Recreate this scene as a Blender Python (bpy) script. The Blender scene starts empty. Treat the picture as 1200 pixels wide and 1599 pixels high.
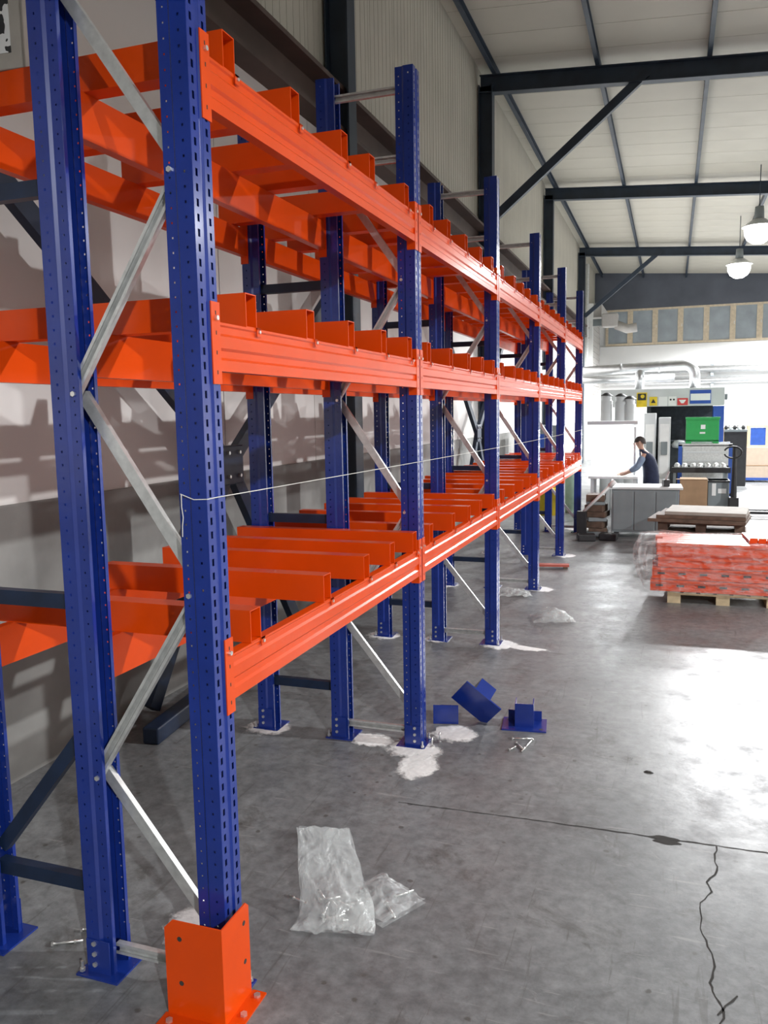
import bpy, math, random
import numpy as np
from mathutils import Vector, Matrix
random.seed(7)
rng = np.random.default_rng(7)
scene = bpy.context.scene
COL = scene.collection
PI = math.pi

# ------------------------------------------------------------------ camera
CAM = Vector((1.54831, -2.553305, 2.2475))
YAW, PITCH, ROLL, FPX = .3404, .1205, -.0172, 1268.66
F = Vector((-math.sin(YAW)*math.cos(PITCH), math.cos(YAW)*math.cos(PITCH), -math.sin(PITCH)))
R0 = Vector((math.cos(YAW), math.sin(YAW), 0)); U0 = R0.cross(F)
RT = math.cos(ROLL)*R0 + math.sin(ROLL)*U0
UP = -math.sin(ROLL)*R0 + math.cos(ROLL)*U0
cd = bpy.data.cameras.new('camera'); cam = bpy.data.objects.new('camera', cd); COL.objects.link(cam)
cd.sensor_fit = 'VERTICAL'; cd.sensor_height = 24; cd.lens = FPX/1599*24
cd.clip_start = .05; cd.clip_end = 300
m = Matrix((RT, UP, -F)).transposed().to_4x4(); m.translation = CAM
cam.matrix_world = m
scene.camera = cam
def at(px, py, ax, v):
    d = F + RT*((px-600)/FPX) + UP*((799.5-py)/FPX)
    k = 'xyz'.index(ax); t = (v-CAM[k])/d[k]
    return CAM + t*d

# ------------------------------------------------------------------ world, exposure
w = bpy.data.worlds.new('world'); scene.world = w; w.use_nodes = True
w.node_tree.nodes['Background'].inputs[0].default_value = (.55, .62, .7, 1)
w.node_tree.nodes['Background'].inputs[1].default_value = .3
vs = scene.view_settings
vs.view_transform = 'Standard'; vs.look = 'None'; vs.gamma = 1; vs.use_curve_mapping = False
vs.exposure = -0.32
LAMP_COL = (.97, .985, 1)
# the two hanging lamps the photograph shows: x, y, z, watts
LAMPS = [(3.65, 22.3, 7.0, 5200), (3.6, 28.5, 7.0, 8000)]
# further lamps of the same hall, hanging at the same height to the right of and behind the picture
OFFSCREEN = [('hall_lamp_right_rear_offscreen', 7.5, 35.0, 6.6, 11000), ('hall_lamp_right_booth_offscreen', 9.5, 24.0, 6.6, 7000),
             ('hall_lamp_right_rack_end_offscreen', 9.5, 14.0, 6.6, 1700), ('hall_lamp_right_near_offscreen', 10.5, 3.6, 6.6, 4300),
             ('hall_lamp_behind_offscreen', 8.0, -8.5, 6.6, 4800)]
def spot(name, parent, loc, e, ang=165, blend=.25, rad=.12):   # downward reflector lamp
    ld = bpy.data.lights.new(name, 'SPOT'); ld.energy = e; ld.color = LAMP_COL; ld.shadow_soft_size = rad
    ld.spot_size = math.radians(ang); ld.spot_blend = blend
    lo = bpy.data.objects.new(name, ld); COL.objects.link(lo); lo.location = loc
    if parent: lo.parent = parent
for nm, x, y, z, e in OFFSCREEN: spot(nm, None, (x, y, z), e)

# ------------------------------------------------------------------ materials
MATS = {}
def new_mat(name):
    mt = bpy.data.materials.new(name); mt.use_nodes = True
    nt = mt.node_tree; b = nt.nodes['Principled BSDF']; MATS[name] = mt
    return mt, nt, b
def simple(name, col, rough=.5, metal=0, noise=.12, scale=8, bump=0, coat=0, spec=.5, dirt=None):
    mt, nt, b = new_mat(name)
    N, Lk = nt.nodes, nt.links
    tc = N.new('ShaderNodeTexCoord')
    nz = N.new('ShaderNodeTexNoise'); nz.inputs['Scale'].default_value = scale; nz.inputs['Detail'].default_value = 5
    Lk.new(tc.outputs['Object'], nz.inputs['Vector'])
    rp = N.new('ShaderNodeValToRGB')
    c = np.array(col)
    lo = c*(1-noise) if dirt is None else np.array(dirt)
    hi = np.minimum(c*(1+noise), 1)
    rp.color_ramp.elements[0].position = .3; rp.color_ramp.elements[1].position = .7
    rp.color_ramp.elements[0].color = (*lo, 1); rp.color_ramp.elements[1].color = (*hi, 1)
    Lk.new(nz.outputs['Fac'], rp.inputs['Fac']); Lk.new(rp.outputs['Color'], b.inputs['Base Color'])
    b.inputs['Roughness'].default_value = rough; b.inputs['Metallic'].default_value = metal
    b.inputs['Specular IOR Level'].default_value = spec
    b.inputs['Coat Weight'].default_value = coat; b.inputs['Coat Roughness'].default_value = .12
    if bump:
        bp = N.new('ShaderNodeBump'); bp.inputs['Strength'].default_value = bump; bp.inputs['Distance'].default_value = .01
        Lk.new(nz.outputs['Fac'], bp.inputs['Height']); Lk.new(bp.outputs['Normal'], b.inputs['Normal'])
    return mt
def emit(name, col, s):
    mt, nt, b = new_mat(name)
    b.inputs['Base Color'].default_value = (*col, 1); b.inputs['Emission Color'].default_value = (*col, 1)
    b.inputs['Emission Strength'].default_value = s
    return mt
def film(name, col, lo, hi, scale=(5, 5, 5), rough=.12, bump=.5):
    mt, nt, b = new_mat(name); N, Lk = nt.nodes, nt.links
    b.inputs['Base Color'].default_value = (*col, 1); b.inputs['Roughness'].default_value = rough
    b.inputs['Specular IOR Level'].default_value = .8
    tc = N.new('ShaderNodeTexCoord'); mp = N.new('ShaderNodeMapping'); mp.inputs['Scale'].default_value = scale
    Lk.new(tc.outputs['Object'], mp.inputs['Vector'])
    nz = N.new('ShaderNodeTexNoise'); nz.inputs['Scale'].default_value = 1; nz.inputs['Detail'].default_value = 6; nz.inputs['Distortion'].default_value = 1.2
    Lk.new(mp.outputs['Vector'], nz.inputs['Vector'])
    mr = N.new('ShaderNodeMapRange'); mr.inputs[1].default_value = .35; mr.inputs[2].default_value = .72
    mr.inputs[3].default_value = lo; mr.inputs[4].default_value = hi
    Lk.new(nz.outputs['Fac'], mr.inputs[0]); Lk.new(mr.outputs[0], b.inputs['Alpha'])
    bp = N.new('ShaderNodeBump'); bp.inputs['Strength'].default_value = bump; bp.inputs['Distance'].default_value = .03
    Lk.new(nz.outputs['Fac'], bp.inputs['Height']); Lk.new(bp.outputs['Normal'], b.inputs['Normal'])
    return mt
simple('blue', (.009, .031, .235), .24, noise=.12, scale=5, coat=.35)
simple('old_blue', (.007, .018, .048), .45, noise=.25, scale=9)
simple('orange', (.73, .067, .002), .30, noise=.05, scale=5, coat=.1, spec=.25)
simple('galv', (.66, .67, .66), .36, metal=.6, noise=.14, scale=25)
simple('bolt', (.75, .75, .73), .3, metal=.8, scale=30)
simple('dark_steel', (.022, .035, .055), .5, noise=.25, scale=3)
simple('girder', (.075, .045, .035), .6, noise=.3, scale=2)
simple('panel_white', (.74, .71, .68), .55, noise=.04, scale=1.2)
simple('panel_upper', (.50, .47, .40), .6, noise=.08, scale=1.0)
simple('roof_panel', (.50, .47, .40), .6, noise=.06, scale=.8)
simple('plinth', (.27, .265, .25), .7, noise=.2, scale=2.2, bump=.15)
simple('back_white', (.85, .85, .84), .6, noise=.03, scale=.6)
simple('eave_dark', (.10, .11, .135), .7, noise=.15, scale=1)
simple('wood_frame', (.62, .52, .38), .6, noise=.12)
simple('frosted', (.33, .37, .40), .25, noise=.15, scale=1.5)
dm = simple('dust', (.88, .87, .85), .95, noise=.08, scale=30, bump=.4)
def thin_dust(mt):
    N, Lk = mt.node_tree.nodes, mt.node_tree.links; tc = N.new('ShaderNodeTexCoord')
    v = N.new('ShaderNodeVectorMath'); v.operation = 'SUBTRACT'; v.inputs[1].default_value = (.5, .5, 0)
    m_ = N.new('ShaderNodeVectorMath'); m_.operation = 'MULTIPLY'; m_.inputs[1].default_value = (1, 1, 0)
    ln = N.new('ShaderNodeVectorMath'); ln.operation = 'LENGTH'
    Lk.new(tc.outputs['Generated'], v.inputs[0]); Lk.new(v.outputs[0], m_.inputs[0]); Lk.new(m_.outputs[0], ln.inputs[0])
    nz = N.new('ShaderNodeTexNoise'); nz.inputs['Scale'].default_value = 11; nz.inputs['Detail'].default_value = 7; nz.inputs['Roughness'].default_value = .65
    Lk.new(tc.outputs['Object'], nz.inputs['Vector'])
    a = N.new('ShaderNodeMath'); a.operation = 'MULTIPLY_ADD'; a.inputs[1].default_value = -2.1; a.inputs[2].default_value = .30
    Lk.new(ln.outputs['Value'], a.inputs[0])
    b = N.new('ShaderNodeMath'); b.operation = 'ADD'; Lk.new(a.outputs[0], b.inputs[0]); Lk.new(nz.outputs['Fac'], b.inputs[1])
    mr = N.new('ShaderNodeMapRange'); mr.inputs[1].default_value = -.05; mr.inputs[2].default_value = .20; Lk.new(b.outputs[0], mr.inputs[0])
    Lk.new(mr.outputs[0], N['Principled BSDF'].inputs['Alpha'])
thin_dust(dm)
simple('string', (.8, .78, .72), .9)
simple('crack', (.035, .033, .03), .9, noise=.3)
simple('pine', (.62, .50, .31), .7, noise=.15, scale=12)
simple('brown_wood', (.13, .085, .06), .75, noise=.3, scale=9)
simple('cardboard', (.42, .26, .15), .8, noise=.08, scale=6)
simple('pale_board', (.36, .33, .29), .8, noise=.1, scale=6)
simple('grey_cabinet', (.22, .25, .26), .45, noise=.1, scale=3)
simple('grey_light', (.62, .64, .64), .5, noise=.05, scale=3)
simple('duct', (.62, .63, .64), .28, metal=.8, noise=.1, scale=6)
simple('black', (.02, .02, .022), .5, noise=.3)
simple('rubber', (.03, .03, .03), .7, noise=.3)
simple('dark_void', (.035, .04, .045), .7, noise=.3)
simple('green', (.03, .36, .09), .45, noise=.06)
simple('pale_green', (.38, .55, .44), .5)
simple('yellow', (.80, .58, .03), .5)
simple('sign_white', (.85, .85, .83), .5, noise=.02)
simple('sign_blue', (.03, .09, .42), .5, noise=.03)
simple('sign_red', (.65, .06, .06), .5, noise=.05)
simple('ink', (.03, .03, .03), .6)
simple('mid_blue', (.03, .09, .38), .45, noise=.12)
simple('beige', (.55, .44, .34), .7, noise=.06)
simple('white_paint', (.82, .82, .80), .4, noise=.04)
simple('shutter', (.42, .40, .38), .5, noise=.06)
simple('skin', (.55, .33, .24), .5, noise=.05)
simple('hair', (.035, .025, .02), .7, noise=.2, scale=40)
simple('navy_cloth', (.018, .024, .055), .9, noise=.2, scale=20)
simple('sleeve', (.22, .28, .38), .9, noise=.12, scale=20)
simple('red_wood', (.45, .10, .07), .7)
film('film', (.92, .93, .93), .05, .34, (6, 6, 18), .07, 1.0)
film('bag_film', (.80, .83, .82), .10, .42, (9, 9, 9), .12, .7)
film('bag_clear', (.85, .88, .88), .05, .30, (12, 12, 12), .1, .7)
emit('lamp_glow', (1, .98, .95), 14)
emit('tube_glow', (.93, .98, 1), 120)
def carton_label():
    mt, nt, b = new_mat('carton_label'); N, Lk = nt.nodes, nt.links
    v = N.new('ShaderNodeTexNoise'); v.inputs['Scale'].default_value = 28; v.inputs['Detail'].default_value = 1
    tc = N.new('ShaderNodeTexCoord'); Lk.new(tc.outputs['Object'], v.inputs['Vector'])
    rp = N.new('ShaderNodeValToRGB'); rp.color_ramp.interpolation = 'CONSTANT'
    rp.color_ramp.elements[0].color = (.03, .03, .03, 1); rp.color_ramp.elements[1].position = .5; rp.color_ramp.elements[1].color = (.7, .7, .68, 1)
    Lk.new(v.outputs['Fac'], rp.inputs['Fac']); Lk.new(rp.outputs['Color'], b.inputs['Base Color'])
carton_label()
def floor_mat():
    mt, nt, b = new_mat('floor'); N, Lk = nt.nodes, nt.links
    tc = N.new('ShaderNodeTexCoord')
    def noise(sc, det=6, rough=.6, vec=None, dist=0):
        n = N.new('ShaderNodeTexNoise'); n.inputs['Scale'].default_value = sc; n.inputs['Detail'].default_value = det
        n.inputs['Roughness'].default_value = rough; n.inputs['Distortion'].default_value = dist
        Lk.new(vec or tc.outputs['Object'], n.inputs['Vector']); return n.outputs['Fac']
    def ramp(fac, p0, p1, c0, c1):
        r = N.new('ShaderNodeValToRGB'); r.color_ramp.elements[0].position = p0; r.color_ramp.elements[1].position = p1
        r.color_ramp.elements[0].color = (*c0, 1); r.color_ramp.elements[1].color = (*c1, 1)
        Lk.new(fac, r.inputs['Fac']); return r.outputs['Color']
    def mix(fac, a, c, mode='MIX'):
        x = N.new('ShaderNodeMix'); x.data_type = 'RGBA'; x.blend_type = mode
        if isinstance(fac, float): x.inputs['Factor'].default_value = fac
        else: Lk.new(fac, x.inputs['Factor'])
        Lk.new(a, x.inputs['A']); Lk.new(c, x.inputs['B']); return x.outputs['Result']
    def math_(op, a, bb):
        x = N.new('ShaderNodeMath'); x.operation = op
        for i, v in enumerate((a, bb)):
            if isinstance(v, (int, float)): x.inputs[i].default_value = v
            else: Lk.new(v, x.inputs[i])
        return x.outputs[0]
    base = ramp(noise(.9, 8), .3, .72, (.165, .172, .176), (.30, .308, .31))
    fine = ramp(noise(14, 8, .7), .35, .7, (.62, .62, .62), (1.12, 1.12, 1.12))
    c = mix(1.0, base, fine, 'MULTIPLY')
    # dark ground-in dirt and oil blotches
    blot = ramp(noise(2.7, 9, .72, dist=.6), .55, .66, (0, 0, 0), (1, 1, 1))
    dk = N.new('ShaderNodeRGB'); dk.outputs[0].default_value = (.075, .07, .062, 1)
    c = mix(math_('MULTIPLY', blot, .62), c, dk.outputs[0])
    # pale scratches
    mp = N.new('ShaderNodeMapping'); mp.inputs['Scale'].default_value = (2.2, 26, 1); mp.inputs['Rotation'].default_value = (0, 0, .5)
    Lk.new(tc.outputs['Object'], mp.inputs['Vector'])
    scr = ramp(noise(1.3, 4, .6, vec=mp.outputs['Vector'], dist=.4), .64, .68, (0, 0, 0), (1, 1, 1))
    lt = N.new('ShaderNodeRGB'); lt.outputs[0].default_value = (.36, .36, .35, 1)
    c = mix(math_('MULTIPLY', scr, .45), c, lt.outputs[0])
    mp2 = N.new('ShaderNodeMapping'); mp2.inputs['Scale'].default_value = (24, 1.6, 1); mp2.inputs['Rotation'].default_value = (0, 0, -.35)
    Lk.new(tc.outputs['Object'], mp2.inputs['Vector'])
    scr2 = ramp(noise(1.1, 4, .6, vec=mp2.outputs['Vector'], dist=.5), .63, .68, (0, 0, 0), (1, 1, 1))
    c = mix(math_('MULTIPLY', scr2, .4), c, dk.outputs[0])
    # dark specks and chips, pale scuffs
    vo = N.new('ShaderNodeTexVoronoi'); vo.inputs['Scale'].default_value = 6.5; vo.inputs['Randomness'].default_value = 1
    mp3 = N.new('ShaderNodeMapping'); mp3.inputs['Scale'].default_value = (1, 1.0, 1); Lk.new(tc.outputs['Object'], mp3.inputs['Vector'])
    Lk.new(mp3.outputs['Vector'], vo.inputs['Vector'])
    dist = math_('ADD', vo.outputs['Distance'], math_('MULTIPLY', noise(38, 4), .16))
    sp = ramp(dist, .145, .185, (1, 1, 1), (0, 0, 0))
    c = mix(math_('MULTIPLY', sp, .75), c, dk.outputs[0])
    sc3 = ramp(noise(4.3, 10, .78, dist=1.5), .61, .65, (0, 0, 0), (1, 1, 1))
    c = mix(math_('MULTIPLY', sc3, .35), c, lt.outputs[0])
    sc4 = ramp(noise(6.1, 10, .8, dist=2.2), .60, .66, (0, 0, 0), (1, 1, 1))
    c = mix(math_('MULTIPLY', sc4, .55), c, dk.outputs[0])
    Lk.new(c, b.inputs['Base Color'])
    rr = N.new('ShaderNodeMapRange'); rr.inputs[1].default_value = .3; rr.inputs[2].default_value = .7
    rr.inputs[3].default_value = .26; rr.inputs[4].default_value = .55
    Lk.new(noise(3.1, 8, .7), rr.inputs[0]); Lk.new(rr.outputs[0], b.inputs['Roughness'])
    bp = N.new('ShaderNodeBump'); bp.inputs['Strength'].default_value = .12; bp.inputs['Distance'].default_value = .01
    Lk.new(noise(9, 8, .7), bp.inputs['Height']); Lk.new(bp.outputs['Normal'], b.inputs['Normal'])
floor_mat()

# ------------------------------------------------------------------ helpers
class MB:
    def __init__(s): s.v = []; s.f = []
    def add(s, v, f):
        o = len(s.v); s.v += [tuple(p) for p in v]; s.f += [tuple(i+o for i in q) for q in f]; return s
    def box(s, x0, x1, y0, y1, z0, z1, mat=None):
        v = [Vector((x, y, z)) for z in (z0, z1) for x, y in ((x0, y0), (x1, y0), (x1, y1), (x0, y1))]
        if mat is not None: v = [mat @ p for p in v]
        return s.add(v, [(3, 2, 1, 0), (4, 5, 6, 7), (0, 1, 5, 4), (1, 2, 6, 5), (2, 3, 7, 6), (3, 0, 4, 7)])
    def prism(s, poly, fn, a, b, caps=True):
        n = len(poly)
        v = [fn(p, q, a) for p, q in poly] + [fn(p, q, b) for p, q in poly]
        f = [(i, (i+1) % n, n+(i+1) % n, n+i) for i in range(n)]
        if caps: f += [tuple(range(n-1, -1, -1)), tuple(range(n, 2*n))]
        return s.add(v, f)
    def tube(s, pts, r, n=8, caps=True):
        pts = [Vector(p) for p in pts]; rs = r if hasattr(r, '__len__') else [r]*len(pts)
        v = []; prev = None
        for i, p in enumerate(pts):
            t = (pts[min(i+1, len(pts)-1)] - pts[max(i-1, 0)]).normalized()
            a = prev if prev is not None else (Vector((0, 0, 1)) if abs(t.z) < .9 else Vector((1, 0, 0)))
            e1 = (a - t*a.dot(t)).normalized(); prev = e1; e2 = t.cross(e1)
            v += [p + rs[i]*(math.cos(2*PI*k/n)*e1 + math.sin(2*PI*k/n)*e2) for k in range(n)]
        f = [(i*n+k, i*n+(k+1) % n, (i+1)*n+(k+1) % n, (i+1)*n+k) for i in range(len(pts)-1) for k in range(n)]
        if caps: f += [tuple(range(n-1, -1, -1)), tuple(range((len(pts)-1)*n, len(pts)*n))]
        return s.add(v, f)
    def lathe(s, prof, c=(0, 0, 0), n=20):
        v = [(c[0]+r*math.cos(2*PI*k/n), c[1]+r*math.sin(2*PI*k/n), c[2]+z) for r, z in prof for k in range(n)]
        f = [(i*n+k, i*n+(k+1) % n, (i+1)*n+(k+1) % n, (i+1)*n+k) for i in range(len(prof)-1) for k in range(n)]
        return s.add(v, f)
    def mesh(s, name, mat, smooth=False):
        me = bpy.data.meshes.new(name); me.from_pydata(s.v, [], s.f); me.materials.append(MATS[mat]); me.update()
        if smooth: me.polygons.foreach_set('use_smooth', [True]*len(me.polygons))
        return me
    def build(s, name, mat, parent=None, smooth=False, loc=(0, 0, 0), rz=0):
        return inst(name, s.mesh(name, mat, smooth), parent, loc, rz)
def inst(name, me, parent=None, loc=(0, 0, 0), rz=0, rot=None):
    o = bpy.data.objects.new(name, me); COL.objects.link(o)
    o.location = loc; o.rotation_euler = rot or (0, 0, rz)
    if parent: o.parent = parent
    return o
def tag(o, label=None, cat=None, group=None, kind=None):
    if label: o['label'] = label
    if cat: o['category'] = cat
    if group: o['group'] = group
    if kind: o['kind'] = kind
    return o
def thing(name, label, cat, loc=(0, 0, 0), rz=0, group=None):
    o = bpy.data.objects.new(name, None); COL.objects.link(o); o.empty_display_size = .1
    o.location = loc; o.rotation_euler = (0, 0, rz)
    return tag(o, label, cat, group)
def struct(name, mb, mat, label=None):
    o = mb.build(name, mat) if mb else thing(name, None, None)
    return tag(o, label, kind='structure')
def bevel(o, wd=.004, seg=2):
    b = o.modifiers.new('bevel', 'BEVEL'); b.width = wd; b.segments = seg; b.limit_method = 'ANGLE'
    return o
def bx(name, mat, parent, x0, x1, y0, y1, z0, z1, bev=0):
    o = MB().box(x0, x1, y0, y1, z0, z1).build(name, mat, parent)
    if bev: bevel(o, bev)
    return o
ORD = ['first', 'second', 'third', 'fourth', 'fifth', 'sixth', 'seventh', 'eighth', 'ninth']

# ------------------------------------------------------------------ room
XW = -2.3; XR = 20.0; YB = 41.3; YF = -14.0
fl = struct('floor', MB().box(XW-.3, XR, YF, YB+.3, -.2, 0), 'floor', 'grey worn concrete floor with joint, crack and scuffs')
def roofz(x): return 9.10 - .07*(x+2)
# left wall: plinth, white panels, upper ribbed cladding
wl = struct('wall_left', MB().box(XW-.3, XW-.06, YF, YB, 0, 9.3), 'panel_upper', 'long wall of white panels above a grey concrete plinth')
bx('plinth', 'plinth', wl, XW-.06, XW+.03, YF, YB, 0, 1.73)
PW = 2.0
pm = MB().box(XW-.06, XW, .006, PW-.006, 1.73, 5.45).mesh('panel', 'panel_white')
i = 0
while YF + i*PW < YB:
    inst('panel', pm, wl, (0, YF+i*PW, 0)); i += 1
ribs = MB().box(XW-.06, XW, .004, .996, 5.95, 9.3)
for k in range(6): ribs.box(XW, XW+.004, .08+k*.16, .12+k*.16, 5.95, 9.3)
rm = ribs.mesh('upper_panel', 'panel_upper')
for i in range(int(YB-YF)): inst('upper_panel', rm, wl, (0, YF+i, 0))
# wall girder, brown channel
g = MB()
g.prism([(0, 0), (.24, 0), (.24, .05), (.02, .05), (.02, .45), (.24, .45), (.24, .5), (0, .5)], lambda a, b, t: (XW+a, t, 5.45+b), YF, YB)
g.build('girder', 'girder', wl)
# columns (I section) and wall bracing
COLY = [-3.4, 6.6, 14.45, 23.4, 33.1]
def isec(wd, dp, tf=.02, tw=.014):
    h = dp/2; b = wd/2
    return [(-b, -h), (b, -h), (b, -h+tf), (tw/2, -h+tf), (tw/2, h-tf), (b, h-tf), (b, h), (-b, h), (-b, h-tf), (-tw/2, h-tf), (-tw/2, -h+tf), (-b, -h+tf)]
cmb = MB().prism(isec(.24, .28), lambda p, q, t: (XW+.17+q, p, t), 0, 8.75)
cm = cmb.mesh('column', 'dark_steel')
for y in COLY: inst('column', cm, wl, (0, y, 0))
def bar(a, b, wd, th, mb=None):   # flat/rect bar between two points, width in the wall/frame plane, thickness across
    a, b = Vector(a), Vector(b); t = (b-a); ln = t.length; t.normalize()
    n = Vector((1, 0, 0)) if abs(t.x) < .5 else Vector((0, 1, 0))
    e = t.cross(n).normalized(); n = e.cross(t)
    M = Matrix((t, e, n)).transposed().to_4x4(); M.translation = a
    return (mb or MB()).box(0, ln, -wd/2, wd/2, -th/2, th/2, M)
XB = -2.02
for ny in (3.56, 13.03):
    nz = 1.84
    for dy, z1 in ((-3.2, 4.2), (3.2, 4.2), (-1.25, .12), (1.25, .12)):
        bar((XB, ny, nz), (XB, ny+dy, z1), .13, .07).build('wall_brace', 'old_blue', wl)
    bx('gusset', 'old_blue', wl, XB-.02, XB+.05, ny-.17, ny+.17, nz-.17, nz+.16, .01)
    for by in (-.09, .09):
        for bz in (-.1, .1):
            MB().tube([(XB+.05, ny+by, nz+bz), (XB+.07, ny+by, nz+bz)], .016, 6).build('bolt', 'bolt', wl)
# dark tube lying along the wall foot
p = MB().box(-.06, .06, 0, 1.6, 0, .12); tub = p.build('square_tube', 'old_blue', None, loc=(-1.80, 1.98, 0), rz=.12); bevel(tub, .012)
tag(tub, 'dark blue square steel tube lying on the floor by the plinth', 'steel tube')
# ceiling: panels, purlins, rafters with knee braces
ce = struct('ceiling', MB().prism([(XW-.3, roofz(XW-.3)+.12), (XR, roofz(XR)+.12), (XR, roofz(XR)+.2), (XW-.3, roofz(XW-.3)+.2)], lambda a, b, t: (a, t, b), YF, YB+.3), 'roof_panel', 'pale sandwich panel roof on dark steel purlins and rafters')
cp = MB().prism([(XW-.05, roofz(XW-.05)), (XR, roofz(XR)), (XR, roofz(XR)+.12), (XW-.05, roofz(XW-.05)+.12)], lambda a, b, t: (a, t, b), .006, .994).mesh('roof_panel', 'roof_panel')
for i in range(int(YB-YF)): inst('roof_panel', cp, ce, (0, YF+i, 0))
for x in (-1.95, .05, 2.05, 4.05, 6.05, 8.05, 10.05, 12.05, 14.05, 16.05, 18.05):
    z = roofz(x)
    MB().prism([(-.04, 0), (.04, 0), (.04, .015), (-.025, .015), (-.025, .15), (.04, .15), (.04, .165), (-.04, .165)], lambda a, b, t: (x+a, t, z-.17+b), YF, YB).build('purlin', 'dark_steel', ce)
for k, y in enumerate(COLY):
    r = MB().prism(isec(.2, .34), lambda p, q, t: (t, y+p, roofz(t)-.17-.17+q), XW+.05, XR).build('rafter', 'dark_steel', ce)
    if y in (14.45, 33.1, -3.4):
        bar((XW+.3, y, 6.15), (.95, y, roofz(.95)-.34), .16, .12).build('knee_brace', 'dark_steel', r)
# back wall with window band
wb = struct('wall_back', MB().box(XW-.3, XR, YB+.1, YB+.3, 0, 9.3), 'back_white', 'white end wall with a dark band above the windows')
bx('wall_panel', 'back_white', wb, XW, XR, YB, YB+.1, 0, 5.45)
bx('eave_band', 'eave_dark', wb, XW, XR, YB-.05, YB+.1, 7.28, 9.2)
for i in range(12):
    x0 = -1.75 + i*1.2
    wn = struct('window_%d' % (i+1), None, None, 'timber framed window pane in the high band of the end wall')
    fm = MB()
    for a in ((x0, x0+.13, 5.47, 7.28), (x0+1.07, x0+1.2, 5.47, 7.28), (x0+.13, x0+1.07, 5.47, 5.58), (x0+.13, x0+1.07, 7.18, 7.28)):
        fm.box(a[0], a[1], YB-.03, YB+.07, a[2], a[3])
    fm.build('window_frame', 'wood_frame', wn)
    bx('pane', 'frosted', wn, x0+.13, x0+1.07, YB+.02, YB+.04, 5.58, 7.18)
    bx('handle', 'bolt', wn, x0+.05, x0+.08, YB-.06, YB-.03, 6.3, 6.44)
struct('wall_right', MB().box(XR, XR+.2, YF, YB, 0, 9.3), 'panel_white', 'far side wall of the hall')
struct('wall_front', MB().box(XW-.3, XR, YF-.2, YF, 0, 9.3), 'panel_upper', 'end wall behind the viewer')
# roller shutter door on the left wall near the end
dr = struct('door_1', None, None, 'grey roller shutter with its drum box on the long wall')
for k in range(26): bx('slat', 'shutter', dr, XW+.02, XW+.34+(k % 2)*.015, 36.2, 40.2, 3.0+k*.13, 3.0+k*.13+.12)
bx('drum_box', 'shutter', dr, XW+.02, XW+.75, 36.0, 40.4, 6.4, 7.0)
bx('guide_rail', 'white_paint', dr, XW+.02, XW+.4, 35.8, 36.0, 0, 7.0)
tr = struct('trim_1', MB().tube([(XW+.2, 35.0, 0), (XW+.2, 35.0, 8.6)], .09, 10), 'galv', 'galvanised rainwater pipe')

# floor joint and crack (parts of the floor)
def ribbon(pts, wd, name, z=.0012, jit=.012):
    v = []; f = []
    pp = []
    for a, b in zip(pts[:-1], pts[1:]):
        n = max(2, int((Vector(b)-Vector(a)).length/.035))
        for k in range(n): pp.append(Vector(a).lerp(Vector(b), k/n))
    pp.append(Vector(pts[-1]))
    for i, q in enumerate(pp):
        t = (pp[min(i+1, len(pp)-1)]-pp[max(0, i-1)]).normalized(); nn = Vector((-t.y, t.x))
        q = q + nn*random.uniform(-jit, jit); ww = wd*random.uniform(.4, 1.3)
        v += [(q.x+nn.x*ww/2, q.y+nn.y*ww/2, z), (q.x-nn.x*ww/2, q.y-nn.y*ww/2, z)]
    f = [(2*i, 2*i+1, 2*i+3, 2*i+2) for i in range(len(pp)-1)]
    return MB().add(v, f).build(name, 'crack', fl)
ribbon([(.1, 1.70), (.87, 1.727), (1.54, 1.739), (3.0, 1.76), (6.0, 1.80)], .010, 'floor_joint', jit=.003)
ck = [at(x, y, 'z', 0).to_2d() for x, y in ((1120, 1322), (1117, 1340), (1122, 1360), (1106, 1378), (1112, 1393), (1096, 1410), (1095, 1450), (1107, 1478), (1117, 1510), (1110, 1535), (1114, 1548), (1126, 1565), (1133, 1580), (1122, 1610))]
ribbon(ck, .008, 'floor_crack', jit=.006)
ribbon([at(x, y, 'z', 0).to_2d() for x, y in ((1120, 1585), (1135, 1572), (1152, 1555))], .008, 'floor_crack', jit=.004)
def blob(name, mat, cx, cy, rx, ry, rot=0, h=.004, n=34, rough=.28, parent=None, seed=None):
    r = random.Random(seed if seed is not None else (cx, cy).__hash__())
    ph = [(k, r.uniform(0, 6.28), r.uniform(.3, 1)/k) for k in range(2, 9)]
    v = [(0, 0, h)]; f = []
    for ring, hh in ((.5, h), (.8, h*.6), (1, .0004)):
        for i in range(n):
            a = 2*PI*i/n; q = ring*(1+rough*sum(s*math.sin(k*a+p) for k, p, s in ph)*(ring**.7))
            x, y = rx*q*math.cos(a), ry*q*math.sin(a)
            v.append((x*math.cos(rot)-y*math.sin(rot), x*math.sin(rot)+y*math.cos(rot), hh*r.uniform(.6, 1.3)+.0006))
    f = [(0, 1+i, 1+(i+1) % n) for i in range(n)]
    for k in range(2):
        o = 1+k*n; f += [(o+i, o+n+i, o+n+(i+1) % n, o+(i+1) % n) for i in range(n)]
    return MB().add(v, f).build(name, mat, parent, True, (cx, cy, 0))
q = at(1040, 1309, 'z', 0); blob('oil_stain', 'crack', q.x, q.y-.02, .09, .035, 0, .0015, rough=.5, parent=fl)
q = at(1013, 1206, 'z', 0); blob('chip', 'crack', q.x, q.y, .025, .02, 0, .006, parent=fl)

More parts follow.
